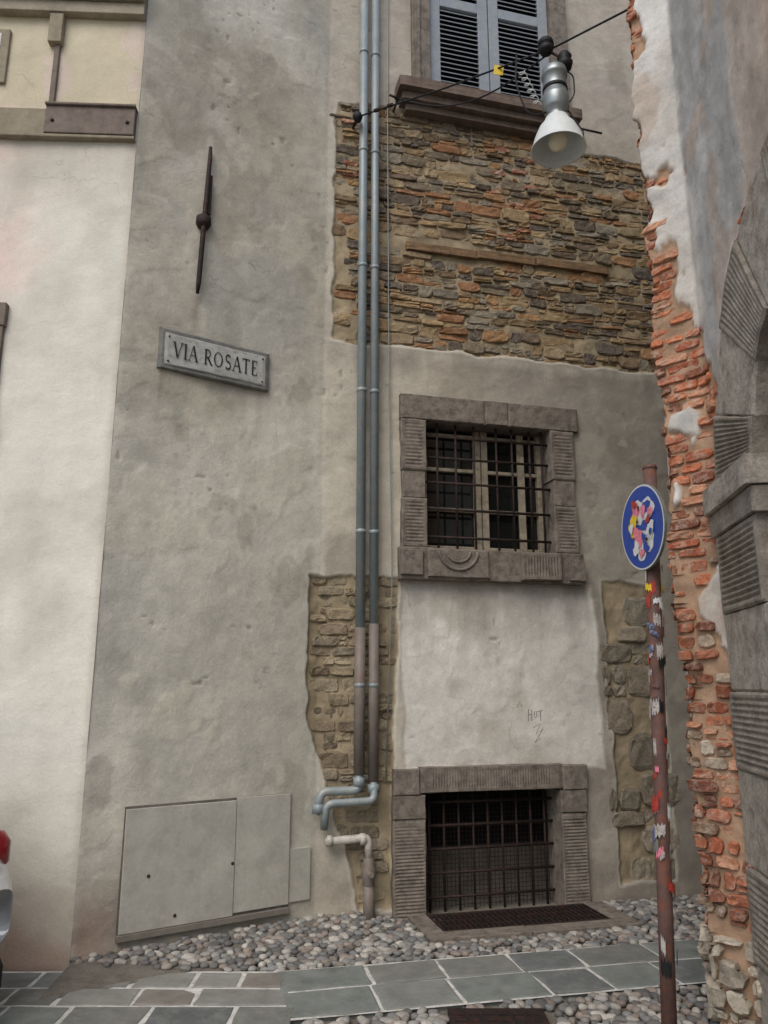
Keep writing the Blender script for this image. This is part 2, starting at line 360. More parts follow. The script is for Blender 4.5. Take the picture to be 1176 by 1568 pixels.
masonry(acc,PS,up2,QM-.6,QM+2.9,4.33,6.66,(.045,.115),(.10,.30),pal,rs,hf=-.009,gap=.008,split=.33,sd=.008,jit=.24,rnd=.28,bev=.007,wav=.035)
palL=[srgb(*c) for c in [(146,132,110),(160,146,120),(132,118,98),(118,108,92),(164,152,128),(138,128,110)]]
masonry(acc,PS,lambda q,z:float(lowl(q,z))+.015 if not(z<.95 and q>QM+.0) else -1,QM-.72,QM+.1,.08,2.44,(.06,.14),(.1,.26),palL,rs,hf=-.008,gap=.010,split=.25,sd=.008,jit=.24,rnd=.3,bev=.008)
palR=[srgb(*c) for c in [(146,138,122),(156,146,128),(128,120,106),(136,126,110)]]
masonry(acc,PS,lambda q,z:float(lowr(q,z))+.035,QM+1.76,QM+2.36,.10,2.46,(.12,.30),(.13,.26),palR,rs,hf=-.002,gap=.012,split=.15,jit=.12,sd=.01,rnd=.25)
acc.obj("exposed_rubble_masonry",m_rub,house,False)
q=QM+.14
while q<QM+2.05:
    w=rs.uniform(.55,.8);e_=min(q+w,QM+2.12);z=5.255+.02*(q-QM)
    block("bond_timber_course",PS,rect(q,e_-.003,z,z+.075),.022,-.09,m_timber,house,bev=.01);q+=w
acc=Acc()
for (s,z) in [(.95,6.15),(1.25,6.33),(1.28,6.05),(1.05,5.5),(-.44,6.42),(-.43,5.9),(-.42,6.0),(.9,5.95),(1.3,5.75),(1.18,5.6),(1.0,6.4),(1.12,5.85),(1.16,6.2)]:
    stone(acc,PS,QM+s,QM+s+.14,z,z+.045,-.001,-.08,srgb(150,102,80),rs,jit=.15)
acc.obj("red_brick_infill",m_brick,house,False)

# --- window with stone surround
win=empty("barred_window",house)
def bl(n,s0,s1,z0,z1,h=.05,ribs=0,ax='v',par=win,m=m_sand,**k): return block(n,PS,rect(QM+s0,QM+s1,z0,z1),h,-.22,m,par,ribs,ax,**k)
bl("lintel_left",.07,.80,3.715,3.925,.052);bl("lintel_key",.803,1.0,3.715,3.925,.058);bl("lintel_right",1.003,1.65,3.715,3.925,.052)
for a,b in ((.075,.285),(1.385,1.60)):
    bl("jamb_ribbed",a,b,3.28,3.712,.052,12);bl("jamb_plain",a+.01,b-.01,3.055,3.277,.044);bl("jamb_ribbed",a,b,2.655,3.052,.052,12)
bl("sill",.05,1.62,2.40,2.652,.075)
bl("sill_ribbed_end",1.05,1.40,2.42,2.64,.12,12,'u');bl("sill_end",1.47,1.615,2.425,2.60,.10)
bl("sill_end",.055,.235,2.43,2.63,.10);bl("sill_carved_panel",.27,.78,2.42,2.64,.10)
for rr,rz,w in ((.16,.15,.012),(.10,.09,.009)):
    sweep("sill_carved_shield",[WP(PS,QM+.52+rr*math.cos(t),2.63-rz*math.sin(t),.103) for t in np.linspace(0.05,math.pi-.05,14)],w,m_sand,win,8)
def wb(n,s0,s1,z0,z1,h0,h1,m,par=win,bev=.004): return wbox(n,PS,QM+s0,QM+s1,z0,z1,h0,h1,m,par,bev)
wb("glass",.28,1.39,2.64,3.72,-.19,-.185,m_glass,bev=0)
wb("room_back",.20,1.5,2.5,3.85,-.9,-.6,m_dark,bev=0)
for s0,s1 in ((.285,.34),(.76,.815),(.825,.88),(1.33,1.385)): wb("casement_stile",s0,s1,2.655,3.71,-.18,-.13,m_wood)
for z in (2.66,3.0,3.34,3.64): 
    wb("casement_rail",.341,.759,z,z+.03 if z>2.7 else z+.05,-.176,-.134,m_wood);wb("casement_rail",.881,1.329,z,z+.03 if z>2.7 else z+.05,-.176,-.134,m_wood)
wb("open_casement_edge",1.14,1.20,2.66,3.70,-.125,-.10,m_wood)
for s in (.40,.56,.72,.92,1.06,1.22,1.33): sweep("grille_bar",[WP(PS,QM+s,2.64,-.03),WP(PS,QM+s,3.725,-.03)],.0095,m_iron,win,8)
for z in (2.76,2.99,3.21,3.42,3.60): sweep("grille_crossbar",[WP(PS,QM+.27,z,-.03),WP(PS,QM+1.40,z,-.03)],.0115,m_iron,win,8)
# --- cellar window
cel=empty("cellar_window",house)
def bc(n,s0,s1,z0,z1,h=.05,ribs=0,ax='v',**k): return bl(n,s0,s1,z0,z1,h,ribs,ax,par=cel,**k)
bc("lintel_cap",.0,.20,.82,1.0,.06);bc("lintel",.203,1.345,.83,1.012,.052,44,'u',margin=.14,rd=.005);bc("lintel_cap",1.348,1.55,.82,1.0,.06)
bc("jamb_cap",.0,.245,.655,.817,.055);bc("jamb_ribbed",.0,.245,-.05,.652,.05,26,margin=.1)
bc("jamb_cap",1.32,1.54,.655,.817,.055);bc("jamb_ribbed",1.32,1.53,-.05,.652,.05,26,margin=.1)
wb("cellar_back",.1,1.45,-.4,.95,-.62,-.55,m_dark,cel,0)
wb("cellar_stone_back",.1,1.45,-.4,.35,-.5,-.42,m_dirt,cel,0)
for i in range(9): s=.32+i*.117;sweep("cellar_grille_bar",[WP(PS,QM+s,-.05,-.12),WP(PS,QM+s,.83,-.12)],.009,m_iron,cel,8)
for i in range(5): z=.08+i*.165;sweep("cellar_grille_crossbar",[WP(PS,QM+.24,z,-.12),WP(PS,QM+1.33,z,-.12)],.011,m_iron,cel,8)
for k in range(34):
    s=.26+k*.032;sweep("wire",[WP(PS,QM+s,-.05,-.2),WP(PS,QM+s,.83,-.2)],.002,m_iron,cel,4,False)
for k in range(26):
    z=-.0+k*.032;sweep("wire",[WP(PS,QM+.24,z,-.2),WP(PS,QM+1.33,z,-.2)],.002,m_iron,cel,4,False)
# --- upper shuttered window
uw=empty("shuttered_window",house)
def bu(n,s0,s1,z0,z1,h,m=m_sand2,**k): return bl(n,s0,s1,z0,z1,h,par=uw,m=m,**k)
bu("sill",.04,1.80,6.74,6.845,.20);bu("sill_moulding",.08,1.77,6.665,6.737,.14);bu("sill_moulding",.12,1.74,6.60,6.662,.085)
bu("surround_left",.20,.375,6.848,9.0,.05,m_sand);bu("surround_right",1.60,1.78,6.848,9.0,.05,m_sand)
bu("surround_left_fillet",.215,.27,6.85,9.0,.07,m_sand)
wb("shutter_backing",.37,1.61,6.83,9.2,-.12,-.1,m_dark,uw,0)
for a,b in ((.385,.965),(.975,1.595)):
    st=.10
    wb("shutter_stile",a,a+st,6.87,9.0,-.045,.0,m_shut,uw);wb("shutter_stile",b-st,b,6.87,9.0,-.045,.0,m_shut,uw)
    for z0,z1 in ((6.87,6.98),(7.88,7.99)): wb("shutter_rail",a+st+.001,b-st-.001,z0,z1,-.043,-.003,m_shut,uw)
    acc=Acc()
    z=7.0
    while z<8.98:
        if not 7.86<z<7.99:
            p=[PS.P(QM+a+st,z,-.002),PS.P(QM+b-st,z,-.002),PS.P(QM+b-st,z+.036,-.04),PS.P(QM+a+st,z+.036,-.04),
               PS.P(QM+a+st,z-.009,-.004),PS.P(QM+b-st,z-.009,-.004),PS.P(QM+b-st,z+.027,-.042),PS.P(QM+a+st,z+.027,-.042)]
            acc.add(p,[(0,1,2,3),(4,7,6,5),(0,4,5,1),(3,2,6,7)],[.2,.2,.2])
        z+=.052
    acc.obj("shutter_louvres",m_shut,uw,False)
def massbox(name,pts,z0,z1,m,parent):
    n=len(pts);V=[(x,y,z0) for x,y in pts]+[(x,y,z1) for x,y in pts]
    mk(name,V,[tuple(range(n)),tuple(range(n,2*n))[::-1]]+[(i,(i+1)%n,(i+1)%n+n,i+n) for i in range(n)],m,parent)
massbox("rear_mass",[(-1.6,6.2),(-.7,6.8),(5.7,8.4),(5,14),(-3,13)],-.1,8.9,m_body,house)
def flatline(acc,P,pts,w,h,c=(.03,.03,.03)):
    pts=[np.array(p,float) for p in pts];V=[]
    for i,p in enumerate(pts):
        t=pts[min(i+1,len(pts)-1)]-pts[max(i-1,0)];t=t/np.linalg.norm(t);nrm=np.array([-t[1],t[0]])
        for s_ in (1,-1):
            cc_=p+nrm*w/2*s_;V.append(P.P(cc_[0],cc_[1],h))
    acc.add(V,[(2*i,2*i+1,2*i+3,2*i+2) for i in range(len(pts)-1)],c)
acc=Acc();gx=QM+1.09;gz=1.33
for pts in ([(0,0),(.005,.09)],[(.0,.045),(.03,.05)],[(.03,.0),(.032,.085)],[(.05,.03),(.055,.07),(.07,.075),(.075,.03),(.055,.025)],[(.08,.07),(.13,.08)],[(.105,.0),(.105,.075)],[(.04,-.05),(.10,-.02),(.06,-.10),(.12,-.06),(.05,-.16),(.10,-.13)],[(-.09,.10),(-.06,.16),(-.05,.11)]):
    flatline(acc,PS,[(gx+a,gz+b) for a,b in pts],.004,.022)
acc.obj("graffiti",m_ink,house,False)
# iron wall anchor
anc=empty("iron_wall_anchor")
sweep("anchor_rod",[WP(PS,.512,4.42,.03),WP(PS,.512,4.5,.045),WP(PS,.525,5.0,.05),WP(PS,.545,5.55,.045),WP(PS,.55,5.67,.03)],[.012,.019,.02,.017,.014],m_iron,anc,8)
lathe("anchor_boss",WP(PS,.528,5.02,.03),[(0,-.06),(.04,-.055),(.058,-.02),(.055,.03),(.03,.05),(0,.055)],m_iron,anc,16)
wbox("anchor_plate",PS,.535,.575,5.08,5.42,.02,.05,m_iron,anc)
# --- street name sign
sg=empty("street_name_sign")
block("slate_backing",PS,rect(.258,1.108,3.78,4.088),.032,-.01,m_frame,sg,bev=.010)
block("marble_plate",PS,rect(.298,1.070,3.815,4.052),.040,.02,m_marble,sg,bev=.004)
for s,z in ((.325,4.025),(1.045,4.025),(.325,3.84),(1.045,3.84)): lathe("sign_screw",WP(PS,s,z,.044),[(0,.004),(.006,.003),(.008,-.01)],m_iron,sg,10,tuple(PS.P(s,z,1)-PS.P(s,z,0)))
def rib(acc,pts,w,q0,z0,sc,asp):
    pts=[np.array(p,float) for p in pts];V=[]
    ws=w if isinstance(w,list) else [w]*len(pts)
    for i,p in enumerate(pts):
        t=pts[min(i+1,len(pts)-1)]-pts[max(i-1,0)];t=t/np.linalg.norm(t);nrm=np.array([-t[1],t[0]])
        for sg_ in (1,-1):
            c=p+nrm*ws[i]/2*sg_;V.append(PS.P(q0+c[0]*sc*asp,z0+c[1]*sc,.0458))
    F=[(2*i,2*i+1,2*i+3,2*i+2) for i in range(len(pts)-1)];acc.add(V,F,[0,0,0])
T_,t_=.15,.06
def ell(cx,cy,rx,ry,a0,a1,n=16): return [(cx+rx*math.cos(math.radians(a0+(a1-a0)*i/n)),cy+ry*math.sin(math.radians(a0+(a1-a0)*i/n))) for i in range(n+1)]
def ser(x,y,w=.3): return ([(x-w/2,y),(x+w/2,y)],.05)
LET={'V':(.85,[([(.1,1),(.43,0)],T_),([(.43,0),(.78,1)],t_),ser(.1,.98),ser(.78,.98)]),
'I':(.35,[([(.17,0),(.17,1)],T_),ser(.17,.02),ser(.17,.98)]),
'A':(.85,[([(.08,0),(.42,1)],t_),([(.42,1),(.76,0)],T_),([(.2,.36),(.63,.36)],t_),ser(.08,.02,.26),ser(.76,.02)]),
'R':(.8,[([(.17,0),(.17,1)],T_),([(.17,.97),(.35,.97)]+ell(.35,.73,.22,.24,90,-90,10)+[(.17,.49)],.09),([(.36,.49),(.74,0)],T_),ser(.17,.02),ser(.17,.98,.24),ser(.76,.02,.16)]),
'O':(.95,[(ell(.45,.5,.36,.46,0,360,28),[.14-.08*abs(math.sin(math.radians(i*360/28))) for i in range(29)])]),
'S':(.65,[(ell(.32,.73,.21,.23,30,240,12)+ell(.32,.26,.23,.24,70,-150,14),.11)]),
'T':(.75,[([(.36,0),(.36,1)],T_),([(.02,.96),(.7,.96)],.07),([(.04,.82),(.04,.98)],.05),([(.68,.82),(.68,.98)],.05),ser(.36,.02)]),
'E':(.7,[([(.17,0),(.17,1)],T_),([(.1,.97),(.58,.97)],.06),([(.17,.52),(.48,.52)],.06),([(.1,.03),(.6,.03)],.06),([(.57,.82),(.57,1)],.05),([(.59,.0),(.59,.2)],.05)]),' ':(.35,[])}
acc=Acc();wt=sum(LET[c][0] for c in "VIA ROSATE");ls=.118;asp=(.66-.008*10)/(wt*ls);x=.355
for ch in "VIA ROSATE":
    w,st=LET[ch]
    for pts,ww in st: rib(acc,pts,ww,x,3.875,ls,asp)
    x+=w*ls*asp+.008
acc.obj("lettering",m_ink,sg,False)
# --- metal service door
pd=empty("service_door",house)
pc=srgb(180,177,165)
def pn(n,a,b,c,d,h=.028): wbox(n,PS,a,b,c,d,-.01,h,m_panel,pd,.003,pc)
pn("door_leaf_left",.26,.985,.14,.85,.026);pn("door_leaf_right",.989,1.385,.155,.865,.023);pn("door_leaf_extension",1.388,1.555,.16,.50,.012)
wbox("door_bottom_rail",PS,.25,1.39,.10,.137,-.01,.034,m_panel,pd,.003,srgb(122,116,106))
wbox("door_reveal",PS,.252,1.389,.095,.866,-.01,.014,m_panel,pd,.002,srgb(96,92,84))
for s,z in ((.97,.46),(.42,.45),(.60,.2)): lathe("door_lock",WP(PS,s,z,.026),[(0,.006),(.009,.005),(.011,0)],m_iron,pd,10,tuple(PS.P(s,z,1)-PS.P(s,z,0)))
# --- drainpipes
dp=empty("drainpipe")
sweep("pipe_upper",[WP(PS,QM-.262,9,.085),WP(PS,QM-.262,2.02,.085)],.036,m_pipe,dp,20)
sweep("pipe_lower",[WP(PS,QM-.262,2.02,.085),WP(PS,QM-.262,.98,.085)],.04,m_pipeb,dp,20)
dp2=empty("drainpipe.001")
sweep("pipe_upper",[WP(PS,QM-.155,9,.075),WP(PS,QM-.155,2.05,.075)],.034,m_pipe,dp2,20)
sweep("pipe_lower",[WP(PS,QM-.155,2.05,.075),WP(PS,QM-.155,.93,.075)],.038,m_pipeb,dp2,20)
for z in (8.2,7.1,6.1,5.0,3.9,2.75,1.6):
    for d,s,r,h in ((dp,-.262,.041,.085),(dp2,-.155,.039,.075)):
        lathe("pipe_collar",WP(PS,QM+s,z,h),[(r-.006,-.016),(r,-.014),(r,.014),(r-.006,.016)],m_pipe,d,20)
        sweep("pipe_bracket",[WP(PS,QM+s,z,h),WP(PS,QM+s,z,-.02)],.007,m_iron,d,6)
gp=empty("gas_pipe")
sweep("pipe_run",bend([WP(PS,QM-.262,1.0,.085),WP(PS,QM-.262,.87,.085),WP(PS,QM-.56,.87,.085),WP(PS,QM-.60,.72,.08)],.05),.03,m_pipe,gp,16)
sweep("pipe_run",bend([WP(PS,QM-.155,.95,.075),WP(PS,QM-.155,.80,.11),WP(PS,QM-.50,.79,.11),WP(PS,QM-.51,.62,.09)],.05),.027,m_pipe,gp,16)
for s,z,h in ((-.262,.93,.085),(-.155,.88,.078),(-.58,.76,.08)): lathe("pipe_union",WP(PS,QM+s,z,h),[(.03,-.03),(.043,-.028),(.043,.028),(.03,.03)],m_pipe,gp,8)
wp=empty("water_pipe")
sweep("horizontal_run",bend([WP(PS,QM-.50,.535,.07),WP(PS,QM-.19,.55,.07),WP(PS,QM-.185,.40,.07)],.04),.028,m_white,wp,16)
for s in (-.47,-.23): lathe("collar",WP(PS,QM+s,.54,.07),[(.028,-.02),(.04,-.018),(.04,.018),(.028,.02)],m_white,wp,16,tuple((PS.p[2]-PS.p[1]).tolist()+[0]))
lathe("valve_body",WP(PS,QM-.185,.32,.07),[(.025,.1),(.04,.085),(.04,.05),(.052,.03),(.052,-.03),(.04,-.05),(.04,-.085),(.028,-.1)],m_pipeb,wp,14)
sweep("valve_stem",[WP(PS,QM-.185,.32,.07),WP(PS,QM-.185,.32,.16)],.018,m_pipeb,wp,10)
sweep("lower_run",[WP(PS,QM-.185,.25,.07),WP(PS,QM-.18,-.03,.07)],[.038,.042],m_pipeb,wp,16)
wc=empty("wall_cable")
sweep("cable",bend([WP(PS,QM-.02,9,.02),WP(PS,QM-.03,6.66,.02),WP(PS,QM-.02,4.0,.02),WP(PS,QM-.0,2.4,.03),WP(PS,QM-.05,.9,.02)],.1),.005,m_pipe,wc,6)

# ================================================================ CREAM BUILDING (left)
cream=empty("cream_building")
QL=PL.q[-1]
def cf_l(Q,Z):
    d=QL-Q
    c=np.ones(Q.shape+(3,))*srgb(222,218,204)
    c=mixc(c,srgb(228,206,194),sst(-.1,.4,fbm(d*1.2,Z*1.1,61,4))*sst(3.6,4.6,Z)*.9)
    c=mixc(c,srgb(206,201,187),sst(-.05,.4,fbm(d*1.5,Z*1.5,62,5))*.9)
    c=mixc(c,srgb(200,188,158),sst(5.7,5.8,Z)*.8)
    c=mixc(c,srgb(214,196,186),sst(5.8,5.9,Z)*sst(.1,.3,fbm(d*3,Z*3,162,4))*.6)
    c=mixc(c,srgb(186,172,154),sst(.9,.0,Z+.5*fbm(d*1.6,Z*1.6,63,5))*.8)
    c=mixc(c,srgb(178,148,130),sst(.3,.0,Z+.3*fbm(d*2.5,Z*2.5,64,3))*.7)
    c=mixc(c,srgb(176,168,150),np.exp(-(d/.03)**2)*.5)
    col=np.clip((Z-(5.5-.5*(1+.9*fbm(d*9,Z*0,163,3))))/.5,0,1)*(Z<5.5);c=mixc(c,srgb(160,150,134),col*.3)
    return c*(1+.07*fbm(d*7,Z*.7,65,4))[...,None]
def of_l(q,z):
    d=QL-q;return (d>.86)&(d<1.9)&(z>3.40)&(z<4.1)
build_wall("walls_fine",PL,QL-2,QL,-.05,9,.02,lambda Q,Z:.012*fbm(Q*1.3,Z*1.3,66,3)*sst(0,.1,QL-Q)+.004*fbm(Q*7,Z*7,67,2),cf_l,of_l,m_cream,cream,0)
build_wall("walls_far",PL,.0,QL-2,-.05,9,.1,lambda Q,Z:0*Q,cf_l,lambda q,z:q<0,m_cream,cream,0)
massbox("rear_mass",[(-8.8,4.65),(-2.6,4.95),(-1.95,5.05),(-3,13),(-8.8,12)],-.1,8.9,m_body,cream)
def lb(n,d0,d1,z0,z1,h0,h1,m,bev=.006): return wbox(n,PL,QL-d1,QL-d0,z0,z1,h0,h1,m,cream,bev)
m_band=mat("band_stone",tuple(srgb(124,112,102)),.9,var=.2,vs=7,bump=.4,bs=80,bd=.005,stain=tuple(srgb(90,82,76)),stainamt=.5)
m_band2=mat("band_stone_pale",tuple(srgb(148,138,118)),.9,var=.2,vs=7,bump=.4,bs=80,bd=.005,stain=tuple(srgb(118,110,94)),stainamt=.5)
m_corn=mat("cornice_stone",tuple(srgb(160,150,132)),.9,var=.2,vs=7,bump=.4,bs=80,bd=.005,stain=tuple(srgb(122,114,98)),stainamt=.5)
lb("string_course",.01,.655,5.52,5.745,-.02,.055,m_band);lb("string_course_left",.66,6.9,5.50,5.735,-.02,.035,m_band2)
lb("string_course_fillet",.005,.66,5.745,5.765,-.02,.075,m_band)
lb("string_course_fillet",.005,6.9,5.49,5.515,-.02,.05,m_band2)
for d in (.06,.60): lathe("iron_stud",WP(PL,QL-d,5.62,.055),[(0,.01),(.012,.008),(.015,0)],m_iron,cream,10,(.047,-.999,0))
lb("cornice",.0,6.9,6.56,6.66,-.02,.07,m_corn);lb("cornice_upper",.0,6.9,6.663,6.85,-.02,.11,m_band2);lb("cornice_top",.0,6.9,6.853,6.93,-.02,.14,m_corn)
lb("pilaster_strip",.615,.655,5.77,6.56,-.02,.03,m_band);lb("pilaster_bracket",.60,.70,6.30,6.555,-.02,.06,m_band2)
lb("window_surround_head",.775,2.0,4.0,4.17,-.05,.05,m_band);lb("window_surround_side",.785,.865,3.30,3.998,-.05,.04,m_band)
lb("window_surround_sill",.77,2.0,3.2,3.298,-.05,.06,m_band);lb("window_glass",.86,1.95,3.2,4.1,-.12,-.1,m_glass,0)
lb("upper_window_surround",.99,2.0,5.95,6.42,-.05,.03,m_band2);lb("upper_window_glass",1.05,1.9,6.0,6.38,.02,.033,m_glass,0)

# ================================================================ PORTAL WALL (right)
gate=empty("stone_portal_building")
WK=QK-QE
def expo(q,z):
    w=np.asarray(q)-QE;z=np.asarray(z)
    wd=np.interp(z,[0,1.5,1.75,2.2,2.5,3.0,3.4,3.8,4.3,4.6,5.2,5.4,6.3,6.6],[.55,.55,.22,.20,.44,.46,.30,.15,.07,-.04,-.06,.04,.04,-.1])
    d=wd-w+.14*fbm(w*5,z*3.5,71,5)
    r=w-WK; a=np.hypot(r-1.36,z-2.5)-1.25
    d2=.03-np.abs(a-.03)+.05*fbm(w*5,z*5,72,3)-1.0*(z<3.45)-.25*(r>.9)
    sp_=fbm(w*6+3,z*6,172,4)-.26-2*(z>4.7)-2*(z<3.3)-1.5*(w>.34)
    isl=.34-fbm(w*5+13,z*5,173,4)+2*((z>3.6)|(z<1.3)|(w<.04))
    return np.maximum(np.maximum(np.minimum(np.minimum(d,w+.25),isl*.15),d2),sp_*.12)
def inopen(r,z): return ((r>.62)&(r<2.10)&(z<2.5))|((np.hypot(r-1.36,z-2.5)<.70)&(z>=2.45))
def hf_r(Q,Z):
    m=sst(-.01,.015,expo(Q,Z));h=.016*fbm(Q*1.5,Z*1.5,73,3)+.012*fbm(Q*6,Z*6,74,4)
    return h*(1-m)+m*(-.022+.012*fbm(Q*14,Z*14,75,3))
def cf_r(Q,Z):
    c=np.ones(Q.shape+(3,))*srgb(204,199,190)
    c=mixc(c,srgb(222,220,215),sst(-.1,.3,fbm(Q*1.5,Z*1.2,76,5)))
    c=mixc(c,srgb(180,164,150),sst(.3,1.1,Q-QK+.5*fbm(Q*1.5,Z*1.5,77,4))*sst(2.8,3.6,Z)*.8)
    c=mixc(c,srgb(166,167,166),sst(.05,.3,fbm(Q*2.2+9,Z*.9,78,5))*.75)
    c=mixc(c,srgb(184,160,140),sst(.12,.25,fbm(Q*3.2+2,Z*2.0,178,5))*.5)
    c=mixc(c,srgb(150,141,130),sst(1.8,.6,Z)*.5)
    c=c*(1+.16*fbm(Q*8,Z*2,79,5))[...,None]
    e=expo(Q,Z);c=mixc(c,srgb(212,205,194),np.exp(-((e+.015)/.015)**2)*.4)
    mo=np.ones(Q.shape+(3,))*srgb(176,146,120)*(1+.35*fbm(Q*9,Z*9,80,4))[...,None]
    return mixc(c,mo,sst(-.006,.006,e))
def ragged(o):
    me=o.data;n=len(me.vertices);co=np.zeros(n*3,np.float32);me.vertices.foreach_get("co",co);co=co.reshape(-1,3)
    dE=np.hypot(co[:,0]-1.52,co[:,1]-4.05);fall=np.exp(-(dE/.14)**2)
    off=(.07*fbm(co[:,2]*3.2,co[:,2]*0,81,5)+.01)*fall;co[:,0]+=off;co[:,1]-=off*.2
    me.vertices.foreach_set("co",co.ravel());me.update()
ragged(build_wall("walls",PR,0.9,PR.q[-1],-.05,7.6,.0135,hf_r,cf_r,lambda q,z:inopen(q-QK,z),m_plaster,gate,.03))
acc=Acc();rs=np.random.default_rng(11)
palB=[srgb(*c) for c in [(192,118,86),(204,132,98),(174,102,76),(184,122,96),(202,148,118),(158,106,84),(190,136,106),(142,94,76)]]
palS=[srgb(*c) for c in [(166,144,120),(184,166,144),(184,118,88),(148,122,100),(198,184,166),(170,108,82),(130,110,94),(188,124,92)]]
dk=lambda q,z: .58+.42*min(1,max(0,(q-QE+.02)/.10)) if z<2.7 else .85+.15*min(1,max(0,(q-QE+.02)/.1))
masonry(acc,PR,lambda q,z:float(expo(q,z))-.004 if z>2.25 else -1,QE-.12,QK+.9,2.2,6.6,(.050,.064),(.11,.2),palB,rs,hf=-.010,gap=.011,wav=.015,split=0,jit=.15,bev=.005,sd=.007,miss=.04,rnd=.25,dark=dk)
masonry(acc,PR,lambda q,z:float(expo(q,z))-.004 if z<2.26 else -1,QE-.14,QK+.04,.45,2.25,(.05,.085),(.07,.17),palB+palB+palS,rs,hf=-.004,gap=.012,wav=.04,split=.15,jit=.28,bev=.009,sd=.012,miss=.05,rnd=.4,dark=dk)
masonry(acc,PR,lambda q,z:1 if z<.47 else -1,QE-.2,QK+.04,.0,.42,(.07,.15),(.08,.2),[srgb(178,168,150),srgb(160,150,134),srgb(192,182,164),srgb(140,130,116)],rs,hf=.02,gap=.012,wav=.03,split=.2,jit=.3,bev=.014,rnd=.5,sd=.015)
ragged(acc.obj("exposed_brickwork",m_brick,gate,False))
pp=[srgb(148,141,130),srgb(168,161,150)]
jb=[(.0,.37,0,0.0),(.373,.785,12,-.0),(.788,1.21,0,.0),(1.213,1.57,11,.01),(1.573,1.94,0,.02),(1.943,2.325,12,.04)]
for z0,z1,rb,l in jb:
    h=.035 if rb else .025
    block("jamb_block",PR,rect(QR(l),QR(.64),z0,z1),h,-.35,m_jamb,gate,rb,'v',col=pp[0 if rb else 1],rd=.012,margin=.1)
    block("jamb_block",PR,rect(QR(2.08),QR(2.75),z0,z1),h,-.35,m_jamb,gate,rb,'v',col=pp[0 if rb else 1],rd=.012,margin=.1)
for a,b in ((.0,.68),(2.04,2.8)):
    block("impost",PR,rect(QR(a),QR(b),2.328,2.44),.045,-.35,m_jamb,gate,col=pp[0])
    block("impost_moulding",PR,rect(QR(a-.0),QR(b+.01),2.443,2.575),.07,-.35,m_jamb,gate,col=pp[1])
NV=9
for i in range(NV):
    a0=180-180*i/NV;a1=180-180*(i+1)/NV
    if i==0: a0=177
    if i==NV-1: a1=3
    def fm(U,V,a0=a0,a1=a1):
        a=np.radians(a0+(a1-a0)*V*.995);R_=1.23-(1.23-.68)*U
        return QR(1.36)+R_*np.cos(a),2.5+R_*np.sin(a)
    rb=12 if i%2==0 else 0
    block("voussoir",PR,fm,.035 if rb else .022,-.35,m_jamb,gate,rb,'v',col=srgb(140,133,122) if rb else pp[1],rd=.012,margin=.1)
wbox("door_leaf",PR,QR(.6),QR(1.358),.02,3.3,-.33,-.28,m_door,gate);wbox("door_leaf",PR,QR(1.362),QR(2.2),.02,3.3,-.33,-.28,m_door,gate)
for z in (.3,.9,1.5,2.1):
    wbox("door_panel",PR,QR(.75),QR(1.28),z,z+.5,-.28,-.262,m_door,gate,.01);wbox("door_panel",PR,QR(1.44),QR(2.0),z,z+.5,-.28,-.262,m_door,gate,.01)
massbox("rear_mass",[(1.98,3.75),(1.75,.2),(7,.2),(7,6.5),(2.8,5.7)],-.1,7.5,m_body,gate)

# ================================================================ GROUND
S=60
mk("ground",[(-S,-S,-.02),(S,-S,-.02),(S,S,-.02),(-S,S,-.02)],[(0,1,2,3)],m_dirt)
road=empty("street_paving")
def slab(acc,c,e1,e2,l,w,col,rs,top=.009):
    us=np.array([-1,-1+.016/l,-.3,.3,1-.016/l,1]);vs=np.array([-1,-1+.016/w,0,1-.016/w,1])
    tl=rs.normal(0,.0015,2);dz=rs.normal(0,.001)
    def hf(U,V):
        ed=(np.abs(U)>.999)|(np.abs(V)>.999);return top+dz+U*tl[0]+V*tl[1]-.004*ed
    U,V,H,F=pillow_uv(us,vs,hf,-.02)
    jx=rs.normal(0,.004,U.shape)*(np.abs(U)>.99);jy=rs.normal(0,.004,U.shape)*(np.abs(V)>.99)
    X=c[0]+e1[0]*(U*l/2+jx)+e2[0]*(V*w/2+jy);Y=c[1]+e1[1]*(U*l/2+jx)+e2[1]*(V*w/2+jy)
    acc.add(np.stack([X,Y,H],-1),F,col)
rs=np.random.default_rng(5)
scol=[srgb(*c) for c in [(116,121,116),(128,130,124),(108,112,110),(134,134,127),(118,119,112),(124,118,110)]]
acc=Acc()
e1=np.array([.9766,.2151]);e2=np.array([-.2151,.9766]);o=np.array([-.62,4.86])
def band_r(x,y):
    a=(x-o[0])*e1[0]+(y-o[1])*e1[1];b=(x-o[0])*e2[0]+(y-o[1])*e2[1];return a,b
for row,(b0,wd) in enumerate([(-.0,.31),(-.31,.35)]):
    a=0;b=b0-wd/2
    while a<7:
        l=rs.uniform(.32,.56);c=o+e1*(a+l/2)+e2*b
        slab(acc,c,e1,e2,l-.021,wd-.021,scol[rs.integers(6)]*(1+rs.normal(0,.08)),rs);a+=l
y=4.86
while y>1.0:
    wd=.24 if y>4.2 else .36
    x=-9.0
    xmax=-.63+max(0,(4.86-y+wd))*.22+.03 if y>4.2 else -.19
    while x<xmax-.01:
        l=rs.uniform(.22,.45)
        if x+l>xmax-.1: l=xmax-x
        slab(acc,np.array([x+l/2,y-wd/2]),np.array([1,0.]),np.array([0,1.]),l-.021,wd-.021,scol[rs.integers(6)]*(1+rs.normal(0,.08)),rs,.0065);x+=l
    y-=wd
acc.obj("stone_slabs",m_slab,road,False)
